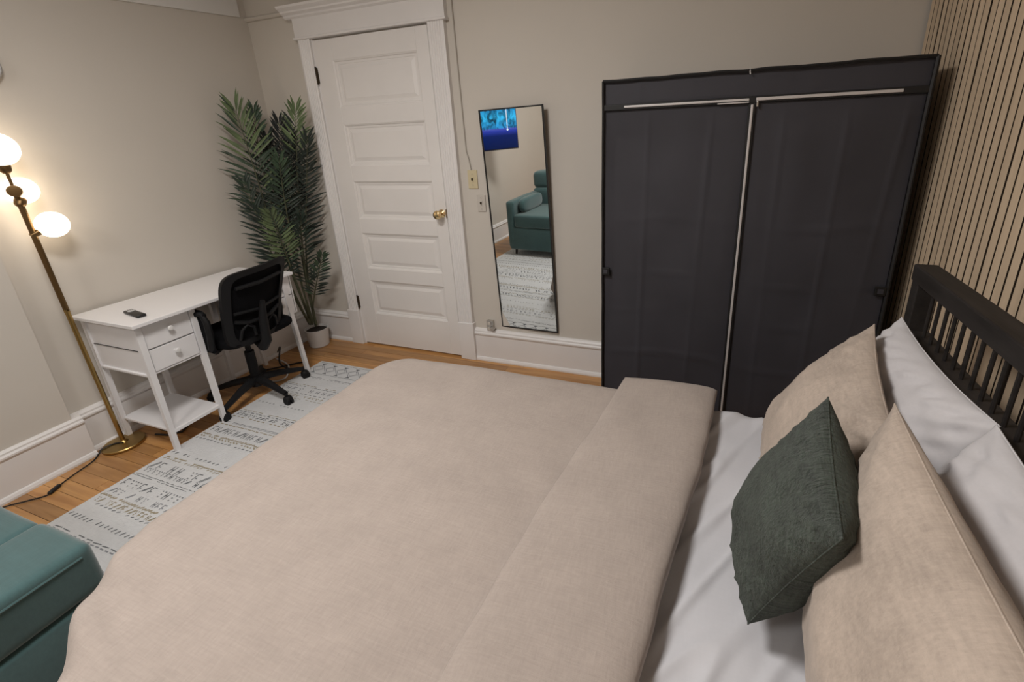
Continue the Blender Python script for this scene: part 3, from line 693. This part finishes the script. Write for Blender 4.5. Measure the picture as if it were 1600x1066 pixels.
# ================================================================== BED
t = thing('bed', (2.5, -1.70, 0), 'bed with black slatted wooden headboard against the slatted wall', 'bed')
HX = 3.380; BY0, BY1 = -2.47, -.985
MB().box(HX, HX + .052, BY0 - .05, -1.020, 1.036, 1.080, bev=.004).build('top_rail', 'bed_wood', t)
for y0 in (-1.062, BY0 - .05): MB().box(HX + .004, HX + .050, y0, y0 + .042, 0, 1.037, bev=.003).build('headboard_post', 'bed_wood', t)
MB().box(HX + .000, HX + .052, BY0, -1.063, .860, .908, bev=.003).build('middle_rail', 'bed_wood', t)
MB().box(HX + .008, HX + .044, BY0, -1.063, .30, .859, bev=.002).build('headboard_panel', 'bed_wood', t)
yy = -1.107
while yy > BY0 + .02:
    MB().tube([(HX + .026, yy, .904), (HX + .026, yy, 1.040)], .0045, 8).build('spindle', 'bed_wood', t, smooth=True); yy -= .0436
for y0 in (BY0 + .02, BY1 - .045): MB().box(1.66, HX + .01, y0, y0 + .025, .14, .27, bev=.003).build('side_rail', 'bed_wood', t)
MB().box(1.655, 1.68, BY0 + .03, BY1 - .03, .14, .27, bev=.003).build('foot_rail', 'bed_wood', t)
for x in (1.665, 2.5):
    for y0 in (BY0 + .03, BY1 - .085): MB().box(x, x + .055, y0, y0 + .055, 0, .16, bev=.003).build('leg', 'bed_wood', t)
MB().box(1.68, HX, BY0 + .045, BY1 - .045, .20, .262).build('slat_base', 'bed_wood', t)

# the headboard stands two degrees off the wall line
hbm = Matrix.Translation((HX, -1.03, 0)) @ Matrix.Rotation(math.radians(-1.9), 4, 'Z') @ Matrix.Translation((-HX, 1.03, -.006))
for o in t.children:
    if o.name.split('.')[0] in ('top_rail', 'headboard_post', 'middle_rail', 'headboard_panel', 'spindle'):
        o.data.transform(hbm)
        for v in o.data.vertices:
            if v.co.z < 0: v.co.z = 0
# mattress with fitted sheet
def rr_surface(x0, x1, y0, y1, R, e, ztop, zbot, flare, zf, rumple, nx, ny, mb, open_x1=False, ext=None):
    """cloth over a rounded box: flat top, rolled edge of radius e, hanging skirt"""
    ix0, ix1, iy0, iy1 = x0 + R, x1 - (0 if open_x1 else R), y0 + R, y1 - R
    flat = R - e; arc = e * PI / 2; drop = ztop - e - zbot; Lm = flat + arc + drop
    ax0, ax1, ay0, ay1 = ix0 - Lm, ix1 + (0 if open_x1 else Lm), iy0 - Lm, iy1 + Lm
    def f(u, v):
        a = ax0 + (ax1 - ax0) * u; b = ay0 + (ay1 - ay0) * v
        cx, cy = min(max(a, ix0), ix1), min(max(b, iy0), iy1); dx, dy = a - cx, b - cy
        d = math.hypot(dx, dy)
        if d < 1e-9: p = Vector((cx, cy, ztop)); n = Vector((0, 0, 0)); k = 0
        else:
            # use the larger component so that the square grid maps on a rounded box
            m_ = max(abs(dx), abs(dy)); n = Vector((dx / d, dy / d, 0)); d2 = m_
            if d2 < flat: p = Vector((cx, cy, ztop)) + n * d2; k = 0
            elif d2 < flat + arc:
                t_ = (d2 - flat) / e; p = Vector((cx, cy, ztop - e)) + n * (flat + e * math.sin(t_)); p.z += e * math.cos(t_); k = 0
            else:
                h = d2 - flat - arc; k = h / max(drop, 1e-6); p = Vector((cx, cy, ztop - e - h)) + n * (flat + e + flare * k ** 1.3)
        return rumple(p, n, k)
    mb.grid(f, nx, ny)
def sheet_r(p, n, k):
    s = noise.noise(Vector((p.x * 3 + p.y * 1.5, p.y * 7 - p.x * 5, 1))) * .006 + noise.noise(Vector((p.x * 14 - p.y * 3, p.y * 7 + p.x * 4, 4))) * .0035
    # soft creases fanning from the pillows
    s += .0035 * math.sin((p.x * .8 - p.y * 1.0) * 34 + 2.2 * noise.noise(Vector((p.x * 4, p.y * 4, 2)))) * max(0, noise.noise(Vector((p.x * 3, p.y * 2.2, 7))) + .2)
    q1 = p.x * .9 - p.y * .45; rg = 1 - abs(noise.noise(Vector((q1 * 13, (p.x * .45 + p.y * .9) * 2.2, 31)))) * 5
    s += .009 * max(rg, 0)
    p = p.copy()
    if p.y < -1.80: p.x += 2.6 * (-1.80 - p.y) ** 2 * min(1, max(0, (2.35 - p.x) / .5))
    return p + Vector((0, 0, s)) if k == 0 else p + n * s
mb = MB(); rr_surface(1.70, HX - .004, BY0 + .015, BY1 - .005, .07, .05, .528, .27, 0, 0, sheet_r, 320, 260, mb)
mt = tag(mb.build('mattress', 'sheet_white', smooth=180), 'mattress under a white fitted sheet, bare between duvet and pillows', 'mattress')
md = mt.modifiers.new('solid', 'SOLIDIFY'); md.thickness = .004; md.offset = -1

# duvet
def edge_x(y_):      # right hand edge of the folded duvet (towards the pillows)
    s = (y_ + .99) / (-.91)        # 0 far, 1 near
    return 2.930 - .112 * min(max(s, -.05), 1.7) + .008 * math.sin(s * 5)
def fold_x(y_):
    s = (y_ + .98) / (-1.02)
    return 2.606 - .118 * min(max(s, -.05), 1.6) + .006 * math.sin(s * 6 + 1)
def duvet_r(p, n, k):
    s = .010 * noise.noise(Vector((p.x * 2.2, p.y * 2.2, 11))) + .0035 * noise.noise(Vector((p.x * 7 + 2 * p.y, p.y * 6, 3)))
    q = p.copy()
    if k == 0: q.z += s
    else: q += n * s
    if k > 0:
        ang = math.atan2(n.y, n.x); along = p.x * abs(n.y) + p.y * abs(n.x) + ang * .25
        amp = .016 * min(1, k * 1.6) + .0
        q += n * (amp * math.sin(along * 30 + 2 * noise.noise(Vector((along * 3, 0, 0)))) + .012 * min(1, k * 2) * noise.noise(Vector((along * 9, k, 5))))
    wf = min(1, max(0, (1.80 - q.x) / .2)) * min(1, max(0, (-1.95 - q.y) / .2))
    if wf > 0:
        tf_ = math.sin(q.y * 52 + q.x * 20 + 1.5 * noise.noise(Vector((q.y * 6, q.x * 5, 0))))
        q.z += .009 * wf * tf_ * (1 if k == 0 else .3); q += n * .007 * wf * tf_
    if q.y < -1.93: q.x += 2.5 * (-1.93 - q.y) ** 2 * min(1, max(0, (2.35 - q.x) / .5))
    if k > 0 and q.y < -1.7: q += n * .06 * k * min(1, (-1.7 - q.y) / .3)
    q.x = min(q.x, edge_x(q.y) - .030)
    return q
mb = MB(); rr_surface(1.560, 2.915, -2.50, -.962, .175, .085, .560, .10, .075, 0, duvet_r, 150, 190, mb, open_x1=True)
dv = tag(mb.build('duvet', 'beige_linen', smooth=180), 'beige heathered linen duvet spread over the foot of the bed', 'duvet')
md = dv.modifiers.new('solid', 'SOLIDIFY'); md.thickness = .022; md.offset = -1
# folded back band: closed tube-like cross-section
mb = MB(); NY = 120; NC = 44
def fold_f(c, s):
    y_ = -.955 + (-2.52 + .955) * s
    xa, xb = fold_x(y_), edge_x(y_); w_ = xb - xa
    a = c * 2 * PI; ca, sa = math.cos(a), math.sin(a)
    e = lambda v, p_: math.copysign(abs(v) ** p_, v)
    endt = min(1, max(0.02, 1 - (1 - min(s * 1.565 / .05, 1)) ** 2)) ** .5
    hh_ = (.030 + .008 * noise.noise(Vector((y_ * 4, 1, 1)))) * endt
    x = (xa + xb) / 2 + w_ / 2 * e(ca, .55); 
    zc = .5720
    # thins to the left, thick rolled lip to the right
    th = hh_ * (.55 + .65 * (x - xa) / w_) * (1 if sa > 0 else 1.0)
    z = zc + th * e(sa, .75)
    if sa < 0 and x > xb - .08: z = min(z, .556)
    z += .006 * noise.noise(Vector((x * 6, y_ * 5, 2))) * (1 if sa > 0 else .3)
    if sa > 0: z += .004 * math.sin((x - xa) * 22 + y_ * 3) * noise.noise(Vector((x * 3, y_ * 3, 8)))
    return Vector((x + .006 * noise.noise(Vector((y_ * 9, ca * 2, 3))), y_, z))
V = mb.grid(fold_f, NC, NY, closeu=True)
mb.bm.faces.new([V[i][0] for i in range(NC)]); mb.bm.faces.new([V[i][NY - 1] for i in range(NC)][::-1])
sub(mb.build('folded_edge', 'beige_linen', smooth=180), dv)

# ---- pillows from four corners
def pillow(name, bf, tf, tn, bn, th_front, th_back, m, label, group=None, seed=0, wr=.006, pin=.07, N_=46, crease=()):
    bf, tf, tn, bn = map(Vector, (bf, tf, tn, bn)); c = (bf + tf + tn + bn) / 4
    nrm_ = ((tn - bf).cross(tf - bn)).normalized()
    if nrm_.x > 0: nrm_ = -nrm_
    tt = thing(name, (c.x, c.y, min(bf.z, bn.z) - .03), label, 'pillow', group)
    def base(u, v):      # u: far -> near, v: bottom -> top, both -1..1
        uu = u * (1 - pin * (1 - v * v)); vv = v * (1 - pin * (1 - u * u))
        a, b = (uu + 1) / 2, (vv + 1) / 2
        return bf * (1 - a) * (1 - b) + bn * a * (1 - b) + tf * (1 - a) * b + tn * a * b
    def h(u, v):
        k = max(0, (1 - abs(u) ** 2.1)) * max(0, (1 - abs(v) ** 2.1))
        r_ = k ** .52
        return r_ * (1 - .10 * v)
    mb = MB(); bm = mb.bm; F, B = {}, {}
    for i in range(N_ + 1):
        for j in range(N_ + 1):
            # cluster towards the edges
            u, v = math.sin((i / N_ - .5) * PI), math.sin((j / N_ - .5) * PI)
            p = base(u, v); hh_ = h(u, v); e = min(1, hh_ * 2)
            w1 = noise.noise(Vector((u * 2.2, v * 2.2, seed))) * wr * 1.6 + noise.noise(Vector((u * 6 + v * 2, v * 4, seed + 3))) * wr * .8
            ce = (abs(u) * abs(v)) ** 2
            rg = 1 - abs(noise.noise(Vector((u * 2.6 + v * 1.2, v * 5.5 - u * 1.5, seed + 8)))) * 4
            w1 += wr * .55 * max(rg, 0) * (1 if 'white' in m else .25)
            w1 += wr * 1.2 * ce * math.sin((abs(u) - abs(v)) * 22 + seed)
            edge = max(abs(u), abs(v)); w1 += wr * .7 * math.exp(-((edge - .86) / .06) ** 2) * math.sin((u - v) * 26 + seed) 
            w1 *= e
            for (cu, cv, du, dv_, amp, wd) in crease:
                dist = (u - cu) * dv_ - (v - cv) * du; w1 += -amp * math.exp(-(dist / wd) ** 2) * e
            front = p + nrm_ * (hh_ * th_front + w1); back = p - nrm_ * (hh_ * th_back + w1 * .6)
            if i in (0, N_) or j in (0, N_): F[i, j] = B[i, j] = bm.verts.new(p)
            else: F[i, j] = bm.verts.new(front); B[i, j] = bm.verts.new(back)
    for i in range(N_):
        for j in range(N_):
            bm.faces.new((F[i, j], F[i + 1, j], F[i + 1, j + 1], F[i, j + 1])); bm.faces.new((B[i, j + 1], B[i + 1, j + 1], B[i + 1, j], B[i, j]))
    mb.build('cushion', m, tt, smooth=180)
    P = [base(-1, -1 + 2 * k / 14) for k in range(15)] + [base(-1 + 2 * k / 14, 1) for k in range(1, 15)] + [base(1, 1 - 2 * k / 14) for k in range(1, 15)] + [base(1 - 2 * k / 14, -1) for k in range(1, 14)]
    P.append(P[0]); MB().tube(P, .0014, 5, caps=False).build('seam', m, tt, smooth=True)
    return tt
G_ = None
pillow('pillow', (3.215, -1.05, .555), (3.338, -1.135, .962), (3.338, -1.585, .950), (3.215, -1.57, .555), .085, .020, 'pillow_white', 'white pillow leaning on the headboard at the far end, behind the far beige pillow', seed=1.5, wr=.010,
       crease=[(0, .2, .3, 1, .006, .1), (.3, 0, 1, .4, .006, .08)])
pillow('pillow', (3.200, -1.48, .555), (3.330, -1.590, .955), (3.300, -2.28, .93), (3.185, -2.28, .555), .085, .020, 'pillow_white', 'white pillow leaning on the headboard behind the large near beige pillow', seed=4.2, wr=.011,
       crease=[(-.5, .4, .6, 1, .007, .1), (-.2, -.3, 1, .5, .007, .09)])
pillow('pillow', (3.085, -1.055, .553), (3.258, -1.215, .968), (3.190, -1.63, .915), (3.05, -1.54, .553), .085, .045, 'beige_pillow_linen', 'beige linen pillow at the far side of the bed, next to the wardrobe', seed=7.1)
pillow('pillow', (3.120, -1.585, .556), (3.172, -1.632, .992), (3.155, -2.36, .975), (3.115, -2.36, .556), .098, .090, 'beige_pillow_linen', 'large beige linen pillow nearest the camera, behind the green pillow', seed=9.4)
pillow('lumbar_pillow', (2.9947, -1.492, 0.5895), (3.0841, -1.6074, 0.9734), (3.0543, -1.8816, 0.9253), (2.9802, -1.7777, 0.5895), .066, .105, 'green_knit', 'dark green woven lumbar pillow in front of the beige pillows', seed=2.2, wr=.005, pin=.04)

# ================================================================== ARMCHAIR (seen directly at lower left, and in the mirror)
t = thing('armchair', (.92, -2.35, 0), 'teal velvet armchair with dark legs near the lamp, at the foot of the bed', 'armchair')
AX0, AX1, AY0, AY1 = .50, 1.415, -2.74, -2.008
MB().box(AX0 + .02, AX1, AY0, AY1 + .002, .075, .335, bev=.018, seg=3).build('seat_frame', 'teal_velvet', t, smooth=60)
def soft_box(name, x0, x1, y0, y1, z0, z1, bev, bulge=.012, parent=t, m='teal_velvet', cuts=8):
    mb = MB(); mb.box(x0, x1, y0, y1, z0, z1, bev=bev, seg=4)
    bmesh.ops.subdivide_edges(mb.bm, edges=[e for e in mb.bm.edges if e.calc_length() > .08], cuts=cuts, use_grid_fill=True)
    cx, cy, cz = (x0 + x1) / 2, (y0 + y1) / 2, (z0 + z1) / 2
    for v in mb.bm.verts:
        a, b, c_ = (v.co.x - cx) / (x1 - x0) * 2, (v.co.y - cy) / (y1 - y0) * 2, (v.co.z - cz) / (z1 - z0) * 2
        v.co.z += bulge * (1 - a * a) * (1 - b * b) * c_; v.co.x += bulge * (1 - c_ * c_) * (1 - b * b) * a * .5; v.co.y += bulge * (1 - a * a) * (1 - c_ * c_) * b * .5
        v.co += Vector((1, 1, 1)) * noise.noise(v.co * 6) * .002
    return mb.build(name, m, parent, smooth=180)
soft_box('seat_cushion', .60, 1.178, AY0 + .1, AY1 + .004, .335, .474, .020)
sd = soft_box('side_cushion', 1.183, AX1, AY0 + .02, AY1 + .006, .335, .482, .020, .004)
MB().tube([(AX1 - .0015, AY1 - .02, .455), (AX1 - .000, AY1 - .2, .457), (AX1 - .000, AY0 + .06, .457)], .004, 6).build('piping', 'teal_velvet', sd, smooth=True)
soft_box('armrest', AX0, .60, AY0, AY1, .09, .620, .030, .006)
soft_box('backrest', AX0 + .03, AX1, AY0 - .10, AY0 + .12, .40, .66, .04, .02)
soft_box('headrest', AX0 + .03, AX1, AY0 - .10, AY0 + .10, .655, .85, .045, .02)
MB().box(AX0 + .05, AX1, AY0 - .10, AY0 + .02, .13, .42, bev=.02, seg=2).build('back_frame', 'teal_velvet', t, smooth=60)
supercushion('bolster', .605, .70, AY0 + .16, AY1 - .08, .475, .635, 'teal_velvet', t, ru=.6, nu=40, nv=20)
for x in (AX0 + .075, AX1 - .07):
    for y_ in (AY0 + .06, AY1 - .06): MB().tube([(x, y_, .135), (x + (.012 if x > .9 else -.012), y_ + (.01 if y_ > -2.3 else -.01), .008 if x > .5 else 0)], [.020, .012], 10).build('leg', 'mirror_frame', t, smooth=True)

# ================================================================== TV (seen in the mirror)
A, B = Vector((.50, -2.42)), Vector((.085, -1.93)); dd = (A - B).normalized(); nn = Vector((-dd.y, dd.x)) * -1
if nn.dot(Vector((1.8, 0)) - A) < 0: nn = -nn
c = (A + B) / 2; TM = Matrix(((dd.x, -nn.x, 0, c.x), (dd.y, -nn.y, 0, c.y), (0, 0, 1, 1.385), (0, 0, 0, 1)))
t = thing('television', (c.x, c.y, 1.385), 'flat television on a wall arm showing a blue picture, reflected in the mirror', 'television')
hw_ = (A - B).length / 2; hz_ = .24
MB().box(-hw_, hw_, 0, .035, -hz_, hz_, bev=.004, M=TM).build('housing', 'tv_black', t)
MB().tube([(.034, -2.36, 1.385), (.10, -2.30, 1.385), tuple(TM @ Vector((.06, .04, 0)))], .014, 8).build('wall_arm', 'tv_black', t)
MB().box(.030, .046, -2.42, -2.30, 1.30, 1.47).build('wall_plate', 'tv_black', t)
m = bpy.data.materials.new('tv_picture'); m.use_nodes = True; N = m.node_tree.nodes; L = m.node_tree.links; b = N['Principled BSDF']
b.inputs['Base Color'].default_value = (0, 0, 0, 1); b.inputs['Roughness'].default_value = .2
tc = N.new('ShaderNodeTexCoord'); sx = N.new('ShaderNodeSeparateXYZ'); L.new(tc.outputs['Generated'], sx.inputs[0])
cr = N.new('ShaderNodeValToRGB'); E_ = cr.color_ramp.elements
E_[0].position = 0; E_[0].color = (.000, .012, .09, 1); E_[1].position = 1; E_[1].color = (.01, .16, .42, 1)
for p_, c_ in ((.30, (.002, .02, .16, 1)), (.40, (.03, .06, .5, 1)), (.45, (.09, .12, .62, 1)), (.48, (.02, .22, .5, 1)), (.72, (.03, .40, .72, 1))):
    e_ = E_.new(p_); e_.color = c_
L.new(sx.outputs['Z'], cr.inputs[0])
mp = N.new('ShaderNodeMapping'); mp.inputs['Scale'].default_value = (5, 5, 3); L.new(tc.outputs['Generated'], mp.inputs[0])
nz = N.new('ShaderNodeTexNoise'); nz.inputs['Scale'].default_value = 1.6; nz.inputs['Detail'].default_value = 3; nz.inputs['Distortion'].default_value = 1.2; L.new(mp.outputs[0], nz.inputs['Vector'])
r = N.new('ShaderNodeMapRange'); r.inputs[1].default_value = .35; r.inputs[2].default_value = .65; r.inputs[3].default_value = .15; r.inputs[4].default_value = 1.5; L.new(nz.outputs[0], r.inputs[0])
gt = N.new('ShaderNodeMapRange'); gt.inputs[1].default_value = .44; gt.inputs[2].default_value = .48; L.new(sx.outputs['Z'], gt.inputs[0])
mxn = N.new('ShaderNodeMix'); mxn.inputs[2].default_value = .75; L.new(gt.outputs[0], mxn.inputs[0]); L.new(r.outputs[0], mxn.inputs[3])
vm = N.new('ShaderNodeVectorMath'); vm.operation = 'SCALE'; L.new(cr.outputs[0], vm.inputs[0]); L.new(mxn.outputs[0], vm.inputs['Scale'])
L.new(vm.outputs[0], b.inputs['Emission Color']); b.inputs['Emission Strength'].default_value = 1.0
MAT['tv_picture'] = m
sc = MB().box(-hw_ + .008, hw_ - .008, -.003, .002, -hz_ + .012, hz_ - .008, M=TM).build('screen', 'tv_picture', t)
mat('tv_white', (.1, .1, .1), .4, emit=(.75, .85, 1), estr=1.0)
MB().box(.20, .208, -.005, -.002, -.03, .18, M=TM).lathe([(0, -.002), (.011, -.002), (.011, .002), (0, .002)], TM @ Vector((.204, -.004, -.03)), 14, (TM.to_3x3() @ Matrix.Rotation(PI / 2, 3, 'X'))).build('volume_bar', 'tv_white', sc)

# outlet on the left wall, seen in the mirror
t = thing('power_outlet', (.055, -2.86, .12), 'white outlet plate low on the left wall baseboard, reflected in the mirror', 'outlet')
MB().box(.050, .058, -2.90, -2.84, .06, .15, bev=.002).build('cover_plate', 'plate_white', t)
for z in (.085, .125): MB().box(.056, .061, -2.882, -2.858, z - .012, z + .012, bev=.001).build('socket', 'plate_beige', t)
